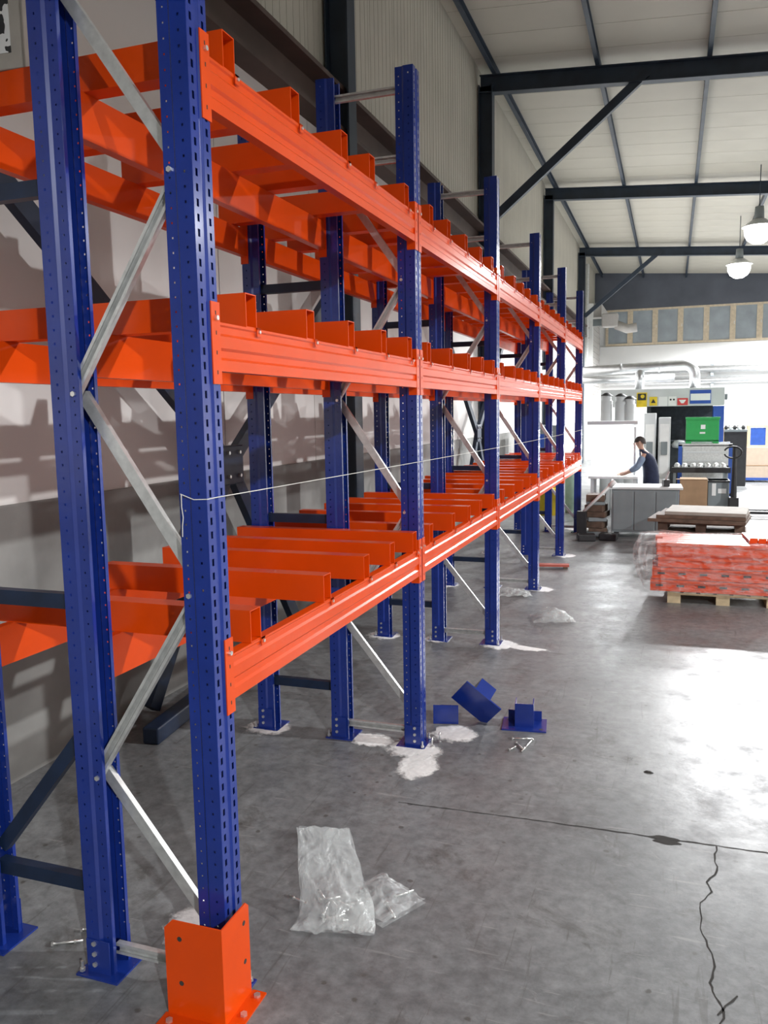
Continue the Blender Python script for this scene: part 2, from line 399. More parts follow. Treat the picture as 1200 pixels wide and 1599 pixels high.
# ------------------------------------------------------------------ rack
L = 2.545; NB = 5; ZT = 4.369
XA, XBP, XC = 0.0, -.65, -1.225       # slotted faces of the three post lines
LEV = [1.355, 2.585, 3.49]            # beam tops
BH = .175; HW = .0625; PD = .118
def panel_strip(mb, p0, p1, cols, pitch, z1):
    """sheet strip from p0 to p1 (xy) up to z1 with columns of square holes: (centre 0..1, width m, height m, phase)"""
    ln = math.dist(p0, p1)
    us = [0.0, 1.0]; 
    for c, wd, ht, ph in cols: us += [c-wd/2/ln, c+wd/2/ln]
    us.sort()
    zs = [0.0]; n = int(z1/pitch)
    hts = sorted({(ht, ph) for _, _, ht, ph in cols})
    for i in range(n):
        for ht, ph in hts:
            zs += [(i+ph)*pitch-ht/2, (i+ph)*pitch+ht/2]
    zs.append(z1); zs = sorted(zs)
    V = [(p0[0]+(p1[0]-p0[0])*u, p0[1]+(p1[1]-p0[1])*u, z) for z in zs for u in us]
    k = len(us); FC = []
    for j in range(len(zs)-1):
        zm = (zs[j]+zs[j+1])/2; row_open = []
        for a in range(k-1):
            um = (us[a]+us[a+1])/2; hole = False
            for c, wd, ht, ph in cols:
                if abs(um-c) < wd/2/ln:
                    fr = (zm/pitch-ph) % 1; fr = min(fr, 1-fr)*pitch
                    if fr < ht/2 and .0 < zm < n*pitch: hole = True
            if not hole: FC.append((j*k+a, j*k+a+1, (j+1)*k+a+1, (j+1)*k+a))
    mb.add(V, FC)
def post_mesh():
    mb = MB()
    sl = [(.5, .014, .026, .5)]
    panel_strip(mb, (0, -HW), (0, -.014), sl, .05, ZT)
    panel_strip(mb, (0, -.014), (-.007, -.007), [], .5, ZT)
    panel_strip(mb, (-.007, -.007), (-.007, .007), [], .5, ZT)
    panel_strip(mb, (-.007, .007), (0, .014), [], .5, ZT)
    panel_strip(mb, (0, .014), (0, HW), sl, .05, ZT)
    for s in (-1, 1):
        a = [(0, s*HW), (-.062, s*HW), (-.074, s*.053), (-PD, s*.053), (-PD, s*.036)]
        panel_strip(mb, a[0], a[1], [(.5, .008, .009, .5)], .05, ZT)
        panel_strip(mb, a[1], a[2], [], .5, ZT)
        panel_strip(mb, a[2], a[3], [(.5, .007, .007, .25)], .05, ZT)
        panel_strip(mb, a[3], a[4], [], .5, ZT)
    return mb.mesh('post', 'blue')
PM = post_mesh()
foot = MB().box(-.165, .034, -.10, .10, 0, .008)
for s in (-1, 1):
    foot.prism([(-.11, .008), (.0, .008), (-.0, .15), (-.11, .15)], lambda a, b, t: (a, t, b), s*(HW+.002), s*(HW+.006))
FM = foot.mesh('foot_plate', 'blue')
BM = MB().tube([(0, 0, 0), (0, -.008, 0)], .0105, 6).add([], []).mesh('bolt', 'bolt')
AM = MB().tube([(0, 0, 0), (0, 0, .05)], .006, 6).tube([(0, 0, .008), (0, 0, .02)], .012, 6).mesh('anchor_bolt', 'bolt')
def channel(a, b, wd=.046, dp=.024, t=.003, flip=1):
    """lipped channel brace between a and b in the frame plane (constant y), web away from the viewer"""
    a, b = Vector(a), Vector(b); d = b-a; ln = d.length; d.normalize()
    n = Vector((0, 1, 0))*flip; e = d.cross(n).normalized()
    h = wd/2
    poly = [(-h, 0), (h, 0), (h, -dp), (h-.012, -dp), (h-.012, -dp+t), (h-t, -dp+t), (h-t, -t), (.005, -t), (.003, -t-.004), (-.003, -t-.004), (-.005, -t), (-h+t, -t), (-h+t, -dp+t), (-h+.012, -dp+t), (-h+.012, -dp), (-h, -dp)]
    return MB().prism(poly, lambda p, q, s: a + d*s + e*p + n*q, 0, ln)
ZIG = [(-.075, .22), (-.575, .84), (-.075, 1.60), (-.575, 2.34), (-.075, 3.09), (-.575, 3.80)]
diag_meshes = [channel((ZIG[i][0], 0, ZIG[i][1]), (ZIG[i+1][0], 0, ZIG[i+1][1]), flip=(1 if i % 2 else -1)).mesh('diagonal_brace', 'galv') for i in range(5)]
hor_meshes = [channel((-.10, 0, z), (-.54, 0, z), flip=1).mesh('horizontal_brace', 'galv') for z in (.10, 3.84, 4.25)]
def solidify(o, t=.0022):
    s = o.modifiers.new('sheet', 'SOLIDIFY'); s.thickness = t; s.offset = 0
    return o
tie_m = [MB().box(-1.13, -.64, -.022, .022, z-.03, z+.03).mesh('tie_bar', 'old_blue') for z in (.35, 1.535, 3.10)]
tie_d = bar((-1.11, 0, .44), (-.66, 0, .98), .055, .04).mesh('tie_diagonal', 'old_blue')
for i in range(NB+1):
    lab = 'blue upright rack frame with an orange post guard at its foot' if i == 0 else \
        ('blue upright frame ending the rack run beside the lit workstation' if i == NB else '%s blue upright rack frame counted from the orange post guard' % ORD[i])
    fr = thing('rack_upright_frame', lab, 'rack frame', (0, i*L, 0), 0, 'blue upright frames of the rack')
    for x, rz in ((XA, 0), (XBP, PI), (XC, PI)):
        po = inst('post', PM, fr, (x, 0, 0), rz); solidify(po)
        inst('foot_plate', FM, po)
        sd = -1 if rz == 0 else 1
        for z in (.045, .09, .135):
            inst('bolt', BM, po, (-.04, sd*(HW+.006), z), 0 if rz == 0 else PI)
        for ax, ay in ((.017, .08), (.017, -.08)):
            inst('anchor_bolt', AM, po, (ax, ay, .004))
    for k, me in enumerate(diag_meshes): inst('diagonal_brace', me, fr, (0, -.012 if k % 2 else .014, 0))
    for me in hor_meshes: inst('horizontal_brace', me, fr)
    for x, z in ZIG[1:]:
        inst('bolt', BM, fr, (x-.02 if x > -.3 else x+.02, -HW+.008, z)) 
    for me in tie_m: inst('tie_bar', me, fr)
    inst('tie_diagonal', tie_d, fr)
# beams
prof = [(-.046, 0), (0, 0), (0, .040), (-.009, .050), (-.009, .074), (0, .084), (0, .126), (-.008, .136), (-.008, .160), (-.002, .166), (-.002, BH), (-.046, BH)]
beam_me = MB().prism(prof, lambda a, b, t: (a+.004, t, b-BH), HW+.006, L-HW-.006).mesh('beam_body', 'orange')
def conn(sgn):
    mb = MB(); y0 = HW
    # angle connector: leg on the post face and leg against the beam end; sgn=+1 at the near end of a beam
    if sgn > 0: mb.box(.0015, .006, y0-.052, y0+.006, -.222, .068); mb.box(-.05, .0015, y0+.002, y0+.006, -.222, .068)
    else: mb.box(.0015, .006, L-y0-.006, L-y0+.052, -.222, .068); mb.box(-.05, .0015, L-y0-.006, L-y0-.002, -.222, .068)
    return mb
CON = {s: conn(s).mesh('end_connector', 'orange') for s in (1, -1)}
slot_me = {s: MB().box(.006, .0066, (HW-.026 if s > 0 else L-HW+.020), (HW-.020 if s > 0 else L-HW+.026), -.007, .007).mesh('connector_slot', 'crack') for s in (1, -1)}
weld_m = MB()
for k in range(6): weld_m.box(.0055, .0075, -.002, .002, -.006, .006)
pin_me = MB().tube([(.006, 0, 0), (.016, 0, 0)], .009, 8).mesh('locking_pin', 'bolt')
LN = ['bottom', 'middle', 'top']; RN = ['front', 'inner', 'rear']
for i in range(NB):
    for lv, z in enumerate(LEV):
        for ri, (x, flip) in enumerate(((XA, False), (XBP, True), (XC, True))):
            t = thing('rack_beam', 'orange %s beam of the %s level in the %s bay from the post guard' % (RN[ri], LN[lv], ORD[i]), 'rack beam',
                      (x, i*L+(L if flip else 0), z), PI if flip else 0, 'orange beams of the rack')
            inst('beam_body', beam_me, t)
            for s in (1, -1):
                c = inst('end_connector', CON[s], t)
                if i < 2 and ri == 0:
                    for k in range(4): inst('connector_slot', slot_me[s], c, (0, 0, .03-.07*k))
                inst('locking_pin', pin_me, c, (0, (HW-.023) if s > 0 else (L-HW+.023), .012))
# cross bars (open rectangular tubes lying across the beams)
BARW, BARH, BARL = .085, .13, 1.275
def tube_rect():
    mb = MB(); t = .004; y0, y1, z0, z1 = 0, BARW, 0, BARH
    o = [(y0, z0), (y1, z0), (y1, z1), (y0, z1)]; n = [(y0+t, z0+t), (y1-t, z0+t), (y1-t, z1-t), (y0+t, z1-t)]
    v = [(x, *p) for x in (0, -BARL) for p in o+n]
    f = []
    for k in range(4):
        j = (k+1) % 4
        f += [(k, j, 8+j, 8+k), (4+j, 4+k, 12+k, 12+j), (j, k, 4+k, 4+j), (8+k, 8+j, 12+j, 12+k)]
    return mb.add(v, f)
bar_me = tube_rect().mesh('bar_body', 'orange')
clip_me = MB().box(-.02, .008, BARW-.012, BARW+.018, -.004, .004).box(.004, .008, BARW-.012, BARW+.018, -.03, .004).mesh('clip', 'orange')
clipb_me = MB().tube([(.008, BARW+.003, -.012), (.014, BARW+.003, -.012)], .007, 6).mesh('clip_bolt', 'bolt')
Y0 = [[.218, .938, 1.478, 1.912, 2.362], [.272, .825, 1.325, 1.825, 2.31], [.172, .727, 1.287, 1.68, 2.285]]
rr = random.Random(3)
for i in range(NB):
    for lv, z in enumerate(LEV):
        for k in range(5):
            y = Y0[lv][k] if i == 0 else min(2.33, [.24, .78, 1.3, 1.8, 2.28][k] + rr.uniform(-.05, .05))
            t = thing('cross_bar', '%s orange cross bar of the %s level in the %s bay from post guard' % (ORD[k], LN[lv], ORD[i]), 'cross bar',
                      (0.0, i*L+y, z+.0005), rr.uniform(-.004, .004), 'orange cross bars laid over the beams')
            inst('bar_body', bar_me, t)
            c = inst('clip', clip_me, t); inst('clip_bolt', clipb_me, c)
# post guard
gd = thing('post_guard', 'bright orange folded steel post guard on the floor around the end upright', 'post guard', (0, 0, 0))
gx, gy, gh, tt = .046, -.165, .388, .006
M0 = Matrix.Identity(4)
mb = MB()
mb.prism([(-.20, 0), (gx, 0), (gx, gh), (-.165, gh), (-.20, gh-.035)], lambda a, b, t: (a, t, b), gy, gy+tt)
mb.prism([(gy+tt, 0), (.035, 0), (.035, gh-.02), (.015, gh), (gy+tt, gh)], lambda a, b, t: (t, a, b), gx-tt, gx)
go = mb.build('guard_body', 'orange', gd)
mb = MB(); mb.box(-.21, gx, gy-.075, gy, 0, .007); mb.box(gx, gx+.06, gy-.0, .045, 0, .007)
mb.build('base_flange', 'orange', gd)
for x, z in ((-.135, gh-.07), (-.135, .14)):
    MB().tube([(x, gy-.0008, z), (x, gy+.001, z)], .010, 10).build('guard_hole', 'crack', gd)
for y, z in ((-.005, gh-.07), (-.005, .16)):
    MB().tube([(gx+.0008, y, z), (gx-.001, y, z)], .010, 10).build('guard_hole', 'crack', gd)
for x, y in ((-.17, gy-.04), (gx+.035, -.09), (gx+.035, .015), (-.01, gy-.04)):
    MB().tube([(x, y, .007), (x, y, .016)], .014, 6).build('anchor_bolt', 'bolt', gd)

# levelling string along the rack front
sg = thing('string_line', 'thin white string stretched along the rack fronts from the guarded post', 'string', (0, 0, 0))
pts = [(-.105, -HW-.004, 1.974), (-.05, -HW-.004, 1.955), (.004, -HW-.002, 1.957), (.006, 0, 1.958)]
pts += [(.008, y, 1.958 - .066*y/12.3 - .02*math.sin(PI*min(1, y/12.5))) for y in np.linspace(.2, 12.6, 24)]
MB().tube(pts, .0016, 5).build('stretched_string', 'string', sg)
MB().tube([(-.10, -HW-.006, 1.972), (-.098, -HW-.010, 1.93), (-.092, -HW-.012, 1.89), (-.098, -HW-.01, 1.86), (-.101, -HW-.008, 1.82)], .0018, 5).build('loose_end', 'string', sg)

# ------------------------------------------------------------------ white drilling dust round the feet
def dust(cx, cy, rx, ry, rot=0, label='', seed=1, h=.006):
    return tag(blob('concrete_dust', 'dust', cx, cy, rx, ry, rot, h, 40, .33, seed=seed), label, 'dust', 'white drilling dust heaps', 'stuff')
dust(-.03, 2.44, 0.23, 0.203, .2, 'white concrete dust heap round the foot beside loose blue brackets', 3)
dust(.05, 2.20, 0.135, 0.324, -.25, 'white concrete dust tongue spreading into the aisle from second upright', 8)
dust(.16, 2.78, 0.216, 0.189, .6, 'white concrete dust under the loose blue brackets', 21)
dust(-.36, 2.50, 0.216, 0.135, 0, 'white concrete dust between the two posts of the second upright', 5)
dust(-1.16, 2.50, 0.23, 0.176, 0, 'white concrete dust heap round rear post of second upright', 6)
dust(-.36, .33, 0.189, 0.243, .4, 'white concrete dust heap behind the guarded upright', 9)
for n in range(2, NB+1):
    dust(.02, n*L-.02, 0.27, 0.176, .3*n, 'white concrete dust round front post of %s upright from post guard' % ORD[n], 30+n)
    dust(-1.17, n*L-.03, 0.243, 0.162, .3*n, 'white concrete dust round rear post of %s upright from post guard' % ORD[n], 40+n)
dust(.28, 5.0, 0.351, 0.068, -.25, 'thin white dust streak in the aisle beside third upright', 61, .003)
dust(-.62, 5.05, 0.162, 0.135, 0, 'white concrete dust round inner post of third upright', 62)
dust(-1.28, -.05, 0.189, 0.189, 0, 'white concrete dust round rear post of the guarded upright', 63)
dust(-.05, 13.1, 0.4, 0.3, 0, 'wide white dust spread at the far rack end', 64)

# ------------------------------------------------------------------ small things on the floor
def screw(cx, cy, ang, ln=.1, label='', z=.008, tilt=0, grp='loose anchor bolts on the floor', r=.0055):
    t = thing('anchor_bolt', label, 'bolt', (cx, cy, z), ang, grp); t.rotation_euler = (0, -tilt, ang)
    MB().tube([(0, 0, 0), (ln, 0, 0)], r, 8).build('shank', 'bolt', t, True)
    MB().tube([(0, 0, 0), (.008, 0, 0)], r*1.9, 6).build('hex_head', 'bolt', t)
    MB().tube([(ln*.72, 0, 0), (ln*.78, 0, 0)], r*1.6, 10).build('expansion_sleeve', 'bolt', t)
    return t
screw(-.915, .02, .50, .13, 'loose anchor bolt lying beside the inner post of guarded upright')
screw(-.86, .14, .45, .06, 'short bolt lying behind the longer bolt near guarded upright')
s2 = 'loose anchor bolt lying in front of the blue foot brackets'
screw(.56, 2.80, .25, .14, s2); screw(.70, 2.82, -1.75, .22, s2); screw(.60, 2.74, -1.0, .12, s2); screw(.575, 2.60, 1.1, .08, s2)
s3 = 'anchor bolt standing upright in dust beside second upright foot'
screw(.075, 2.50, 0, .07, s3, .006, PI/2); screw(.10, 2.60, 0, .07, s3, .006, PI/2)

def foot_bracket(loc, rot, label, sc=1.2):
    t = thing('foot_bracket', label, 'bracket', loc, 0, 'loose blue foot brackets'); t.rotation_euler = rot
    bx('base_plate', 'blue', t, -.13, .13, -.10, .10, 0, .008)
    mb = MB(); mb.prism([(-.055, -.05), (.055, -.05), (.055, .06), (.049, .06), (.049, -.044), (-.049, -.044), (-.049, .06), (-.055, .06)], lambda a, b, t_: (a, b, t_), .008, .15)
    mb.build('channel_socket', 'blue', t)
    bx('flange', 'blue', t, -.1, .1, .06, .066, .008, .07)
    for x, y in ((-.1, .07), (.1, -.07)):
        MB().tube([(x, y, .0082), (x, y, .0088)], .012, 10).build('plate_hole', 'crack', t)
    t.scale = (sc,)*3
    return t
foot_bracket((.60, 3.08, 0), (0, 0, .12), 'blue foot bracket standing upright behind loose anchor bolts')
foot_bracket((.26, 3.0, .155), (math.radians(-62), math.radians(38), .1), 'blue foot bracket tipped on its edge between two others')
foot_bracket((.055, 2.93, .075), (math.radians(-90), 0, .25), 'blue foot bracket lying on its side against the second upright', .7)

# plastic bag with bolts
def crumple_sheet(nx, ny, fn, mat, name, parent, thick=.0012, amp=.01, seed=0):
    r = np.random.default_rng(seed)
    V = []; 
    K = [(r.uniform(-16, 16), r.uniform(-16, 16), r.uniform(0, 6.28), r.uniform(.3, 1)) for _ in range(12)]
    for j in range(ny+1):
        for i_ in range(nx+1):
            u, v = i_/nx, j/ny; p = Vector(fn(u, v))
            d = sum(a*abs(math.sin(kx*u+ky*v+ph)) for kx, ky, ph, a in K)/5 - .7
            V.append(p + Vector((d*amp*.5, d*amp*.4, d*amp)))
            if V[-1].z < .002: V[-1].z = .002
    FC = [(j*(nx+1)+a, j*(nx+1)+a+1, (j+1)*(nx+1)+a+1, (j+1)*(nx+1)+a) for j in range(ny) for a in range(nx)]
    o = MB().add(V, FC).build(name, mat, parent); s = o.modifiers.new('thick', 'SOLIDIFY'); s.thickness = thick
    return o
bag = thing('plastic_bag', 'clear plastic bag of bolts standing crumpled on the aisle floor', 'plastic bag', (.17, .60, 0), .25)
def bag_front(u, v):   # bulging front wall, rising and leaning back
    x = (u-.5)*(.37-.12*v) - .07*v*v; 
    return (x+.015*math.sin(5*v), -.16+.32*v + .0*u, .02+.30*v*v + .09*math.sin(PI*u)*math.sin(PI*min(1, v*1.4))*(1-v*.6))
def bag_back(u, v):
    x = (u-.5)*(.37-.12*v) - .07*v*v
    return (x+.015*math.sin(5*v), -.14+.36*v, .003+.29*v*v)
crumple_sheet(26, 30, bag_front, 'bag_film', 'bag_front', bag, amp=.035, seed=4)
crumple_sheet(20, 24, bag_back, 'bag_clear', 'bag_back', bag, amp=.02, seed=5)
bag2 = thing('plastic_bag', 'flat clear plastic bag with bolts poking out beside the standing bag', 'plastic bag', (.33, .76, 0), -.5)
crumple_sheet(20, 20, lambda u, v: ((u-.5)*.30, (v-.5)*.26, .015+.06*math.sin(PI*u)*math.sin(PI*v)), 'bag_clear', 'bag_front', bag2, amp=.03, seed=7)
crumple_sheet(10, 10, lambda u, v: ((u-.5)*.31, (v-.5)*.27, .004), 'bag_clear', 'bag_back', bag2, amp=.004, seed=8)
rb = random.Random(5)
for k in range(9):
    screw(.13+rb.uniform(-.1, .12), .56+rb.uniform(-.08, .12), rb.uniform(0, 3.1), .10, 'anchor bolt inside the crumpled plastic bag', .012+.016*(k % 3), .05, 'anchor bolts inside the plastic bag')
screw(.36, .74, -.9, .12, 'anchor bolt poking out of the flat plastic bag'); screw(.38, .80, .8, .10, 'anchor bolt poking out of the flat plastic bag')
# plastic scraps
for (px, py, sx, sy, hh, lab) in ((862, 968, .22, .18, .12, 'crumpled clear plastic scrap alone in the aisle'), (797, 930, .24, .16, .07, 'crumpled clear plastic sheet between the third and fourth uprights')):
    c = at(px, py, 'z', 0); t = thing('plastic_scrap', lab, 'plastic scrap', (c.x, c.y, 0), .3)
    crumple_sheet(16, 16, lambda u, v: ((u-.5)*sx*2, (v-.5)*sy*2, .01+hh*math.sin(PI*u)*math.sin(PI*v)), 'bag_film', 'sheet', t, amp=.05, seed=px)
# red painted board under the fourth upright
c = at(858, 887, 'z', 0)
t = thing('board_scrap', 'small red painted board lying at the fourth upright foot', 'board', (c.x, c.y, 0), .15)
bx('board', 'red_wood', t, -.28, .28, -.06, .06, .03, .06); bx('batten', 'brown_wood', t, -.26, -.2, -.06, .06, 0, .03); bx('batten', 'brown_wood', t, .2, .26, -.06, .06, 0, .03)
# carton on the top level at left
t = thing('carton', 'grey brown carton with printed label on the top cross bars', 'carton', (-.86, .12, LEV[2]+BARH+.001), .1)
bx('carton_body', 'pale_board', t, -.40, -.01, .05, .17, 0, .45, .006)
bx('printed_label', 'carton_label', t, -.26, -.07, .0475, .0495, .06, .36)

# ------------------------------------------------------------------ pallet with wrapped orange parts
pal = thing('wooden_pallet', 'pale pine pallet under the film wrapped orange steel parts', 'pallet', (1.55, 7.3, 0), 0)
for x in (0, .5275, 1.055):
    for y in (0, .3275, .70): bx('block', 'pine', pal, x, x+.145, y, y+.1, .022, .1)
    bx('bottom_board', 'pine', pal, x, x+.145, 0, .8, 0, .022)
for y in (0, .3275, .70): bx('stringer_board', 'pine', pal, 0, 1.2, y, y+.1, .1, .122)
for k in range(7): bx('deck_board', 'pine', pal, k*.1775, k*.1775+.135, 0, .8, .122, .144)
rp = random.Random(11)
for lay in range(4):
    z = .146 + lay*.140
    for k in range(5):
        lab = 'orange steel bar in the %s layer, %s row from the aisle joint, on pine pallet' % (['bottom', 'second', 'third', 'top'][lay], ORD[k])
        x0 = 1.42+rp.uniform(-.05, .08) - (.07 if k == 0 and lay == 0 else 0); y0 = 7.26 + k*.168 + lay*.012
        ln = 1.42 + rp.uniform(-.04, .12)
        t = thing('steel_bar', lab, 'steel bar', (x0, y0, z), 0, 'orange steel bars on the pallet')
        mb = MB()
        hb = .138 if lay == 3 else rp.uniform(.095, .132)
        mb.prism([(0, 0), (.15, 0), (.15, .138), (.04, .138), (.04, hb), (.0, hb), (.0, hb-.03), (.016, hb-.036), (.016, .035), (0, .03)], lambda a, b, s: (s, a, b), 0, ln)
        mb.build('bar_body', 'orange', t)
        if k == 0 and lay in (0, 1):
            for h in range(6): bx('slot', 'crack', t, .06+h*.23, .14+h*.23, -.0015, .0, .055, .078)
for k in range(7):
    t = thing('steel_plate', 'orange connector plate laid across the film wrapped bars', 'steel plate', (2.42+k*.09, 7.45, .708+.0*k), .06, 'orange plates on top of the pallet load')
    bx('plate', 'orange', t, 0, .085, 0, .62, 0, .035); bx('lip', 'orange', t, 0, .085, -.006, 0, -.0, .06)
# stretch film shell
def shell():
    nx, nz = 70, 16; V = []; FC = []
    r = np.random.default_rng(2); K = [(r.integers(3, 40), r.uniform(-9, 9), r.uniform(0, 6.28), r.uniform(.2, 1)) for _ in range(14)]
    cx, cy, hx, hy = 2.16, 7.66, .82, .50
    for j in range(nz+1):
        for i_ in range(nx):
            a = 2*PI*i_/nx; v = j/nz
            ca, sa = math.cos(a), math.sin(a); pw = .28
            x = math.copysign(abs(ca)**pw, ca); y = math.copysign(abs(sa)**pw, sa)
            d = sum(s*math.sin(k*a+kz*v+ph) for k, kz, ph, s in K)/14
            bul = .05*(1+1.2*d) + (.10*max(0, -ca)**2)*math.sin(PI*v)*(1+d)
            if j <= nz-4: z = .16 + (.70-.16)*j/(nz-4); sc = 1
            else: z = .725+.03*d; sc = 1-.11*(j-nz+4)
            V.append((cx+(hx+bul)*x*sc, cy+(hy+bul)*y*sc, z+.03*d))
    for j in range(nz):
        FC += [(j*nx+i_, j*nx+(i_+1) % nx, (j+1)*nx+(i_+1) % nx, (j+1)*nx+i_) for i_ in range(nx)]
    return MB().add(V, FC)
sf = shell().build('stretch_film', 'film'); tag(sf, 'crumpled clear stretch film wrapped round orange steel parts', 'plastic film')

# ------------------------------------------------------------------ dark pallets with boards behind
st = 'dark brown wooden pallet under pale board sheets behind the wrapped load'
for n in range(4):
    t = thing('wooden_pallet', ['dark brown pallet at the bottom of the stack behind wrapped load', 'dark brown pallet second from the bottom behind wrapped load', 'dark brown pallet third from the bottom behind wrapped load', 'dark brown pallet at the top of the stack behind wrapped load'][n], 'pallet', (1.45-.02*n, 10.2, n*.145), -.12+.02*n, 'dark brown pallets in a stack')
    for x in (0, .53, 1.06):
        for y in (0, .35, .70): bx('block', 'brown_wood', t, x, x+.14, y, y+.1, .02, .1)
        bx('bottom_board', 'brown_wood', t, x, x+.14, 0, .8, 0, .02)
    for k in range(6): bx('deck_board', 'brown_wood', t, 0, 1.2, k*.136, k*.136+.11, .1, .143)
for n in range(3):
    t = MB().box(0, 1.35-.12*n, -.05, .85, 0, .05).build('board_sheet', ['brown_wood', 'brown_wood', 'pale_board'][n], None, loc=(1.25+.12*n, 10.15+.02*n, .582+n*.052), rz=-.16+.02*n)
    tag(bevel(t, .004), ['dark board sheet lying directly on the brown pallets', 'dark board sheet between two others on the brown pallets', 'pale board sheet on top of the brown pallet stack'][n], 'board')

# ------------------------------------------------------------------ grey steel cabinet bench
t = thing('steel_cabinet', 'grey steel cabinet bench in front of the working person', 'cabinet', (.58, 12.2, 0), .03)
bx('cabinet_body', 'grey_cabinet', t, 0, 1.12, 0, .7, .10, .86, .01); bx('top_slab', 'grey_light', t, -.04, 1.18, -.03, .74, .86, .90, .006)
for k in range(3): bx('drawer_front', 'grey_cabinet', t, .03+.36*k, .36+.36*k, -.012, 0, .14, .82, .004)
for x in (.05, 1.0):
    bx('leg', 'black', t, x, x+.07, .03, .1, 0, .10); bx('leg', 'black', t, x, x+.07, .6, .67, 0, .10)
t = thing('clamp_vice', 'small dark vice on the grey cabinet bench', 'vice', (1.48, 12.45, .90), .2)
bx('vice_body', 'black', t, -.05, .05, -.1, .1, 0, .12, .01); MB().tube([(0, .0, .12), (.05, .0, .26)], .015, 8).build('handle', 'bolt', t)
t = thing('white_pole', 'white pipe handle leaning from floor against the grey cabinet', 'pole', (0, 0, 0))
a = at(911, 800, 'y', 12.05); b = at(959, 753, 'y', 12.1)
MB().tube([a, a.lerp(b, .5), b], .028, 10).build('pipe', 'white_paint', t, True)
MB().tube([b-(b-a).normalized()*.1, b+(b-a).normalized()*.03], .045, 10).build('grip', 'white_paint', t, True)
bx('foot_block', 'black', t, a.x-.1, a.x+.06, a.y-.08, a.y+.08, 0, a.z+.02)
# stack of dark plates left of the cabinet
hz = 0
for n in range(8):
    h = [.10, .06, .12, .07, .10, .12, .06, .12][n]
    o = MB().box(-.16, .16, -.2, .2, 0, h).build('steel_block', 'brown_wood' if n % 3 else 'grey_cabinet', None, loc=(.33+rp.uniform(-.04, .04), 12.35, hz), rz=rp.uniform(-.2, .2)); hz += h+.001
    tag(bevel(o, .01), '%s dark block from the floor in the pile left of grey cabinet' % ORD[n], 'block', 'dark blocks piled beside the grey cabinet')
for n, (x, y) in enumerate(((.20, 11.75), (.56, 11.9))):
    o = MB().box(-.15, .15, -.12, .12, 0, .12).build('steel_block', 'black', None, loc=(x, y, 0), rz=.2-.3*n)
    tag(bevel(o, .02), 'low black block on the floor before the pile of dark blocks', 'block', 'low black blocks on the floor')

# ------------------------------------------------------------------ workstation with lit hood
ws = thing('workstation', 'white workstation with brightly lit back board beside the rack end', 'workstation', (0, 0, 0))
bx('table_top', 'white_paint', ws, .02, .95, 13.9, 14.7, .90, .95, .006)
for x in (.06, .87):
    bx('leg', 'grey_light', ws, x, x+.06, 13.95, 14.01, 0, .90); bx('leg', 'grey_light', ws, x, x+.06, 14.6, 14.66, 0, .90)
bx('back_board', 'white_paint', ws, .0, .85, 14.72, 14.78, .95, 1.95)
bx('side_panel', 'grey_light', ws, .85, .89, 14.3, 14.78, .95, 1.9); bx('hood', 'grey_light', ws, -.05, .92, 14.25, 14.8, 1.95, 2.02)
for k in range(3):
    MB().tube([(.1, 14.66, 1.25+.26*k), (.75, 14.66, 1.25+.26*k)], .022, 10).build('lamp_tube', 'tube_glow', ws)
# row of vertical cylinders (machine columns) behind
for k, (px, h0, h1) in enumerate(((947, 618, 680), (969, 619, 680), (983, 623, 690))):
    a = at(px, h1, 'y', 16.5); b = at(px, h0, 'y', 16.5)
    t = thing('machine_column', '%s pale machine column behind lit workstation counted from the rack' % ORD[k], 'machine column', (a.x, 16.5, 0), 0, 'pale machine columns behind the workstation')
    MB().lathe([(.0, 0), (.13, 0), (.13, b.z-.12), (.105, b.z-.11), (.105, b.z)], n=16).build('cylinder', 'grey_light', t, True)
    MB().lathe([(.0, b.z), (.14, b.z), (.05, b.z+.06), (0, b.z+.07)], n=16).build('cap', 'black', t)
for k in range(2):
    t = thing('machine_cabinet', ['pale upright machine cabinet left of the dark booth', 'narrow grey machine cabinet beside the dark booth'][k], 'machine', (1.0+.32*k-.05, 17.2, 0))
    bx('cabinet_body', 'grey_light', t, 0, .26, 0, .6, 0, 2.15-.1*k, .01); bx('door_panel', 'white_paint', t, .03, .23, -.012, 0, .15, 1.9, .004)
    bx('control_box', 'grey_cabinet', t, .06, .2, -.07, -.012, 1.2, 1.5, .006)
# dark booth with white header and signs
bo = thing('machine_booth', 'dark open booth with grey white header carrying warning signs', 'machine', (0, 0, 0))
yb = 20.0
bx('header', 'grey_light', bo, -.25, 2.81, yb, yb+1.6, 2.31, 2.77, .01)
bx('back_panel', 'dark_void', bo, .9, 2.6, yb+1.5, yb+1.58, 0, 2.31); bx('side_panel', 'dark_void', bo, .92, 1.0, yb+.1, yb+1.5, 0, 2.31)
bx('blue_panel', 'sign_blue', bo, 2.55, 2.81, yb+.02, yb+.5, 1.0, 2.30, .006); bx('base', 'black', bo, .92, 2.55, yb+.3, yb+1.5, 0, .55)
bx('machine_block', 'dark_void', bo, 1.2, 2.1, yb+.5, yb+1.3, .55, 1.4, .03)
MB().lathe([(.0, 0), (.16, .02), (.2, .1), (.12, .2), (0, .22)], (1.75, yb+.45, 1.2), 16).build('rotor_hub', 'grey_light', bo, True)
bx('side_lug', 'grey_cabinet', bo, 2.81, 2.88, yb+.05, yb+.2, 2.45, 2.6)
def sign(x0, x1, z0, z1, mat, name='sign', extra=()):
    s = bx(name, mat, bo, x0, x1, yb-.012, yb-.002, z0, z1)
    for (a, b, c, d, mm, nm) in extra:
        bx(nm, mm, s, x0+(x1-x0)*a, x0+(x1-x0)*b, yb-.016, yb-.012, z0+(z1-z0)*c, z0+(z1-z0)*d)
def sx(px): return at(px, 620, 'y', yb).x
def sz(py, px=1050): return at(px, py, 'y', yb).z
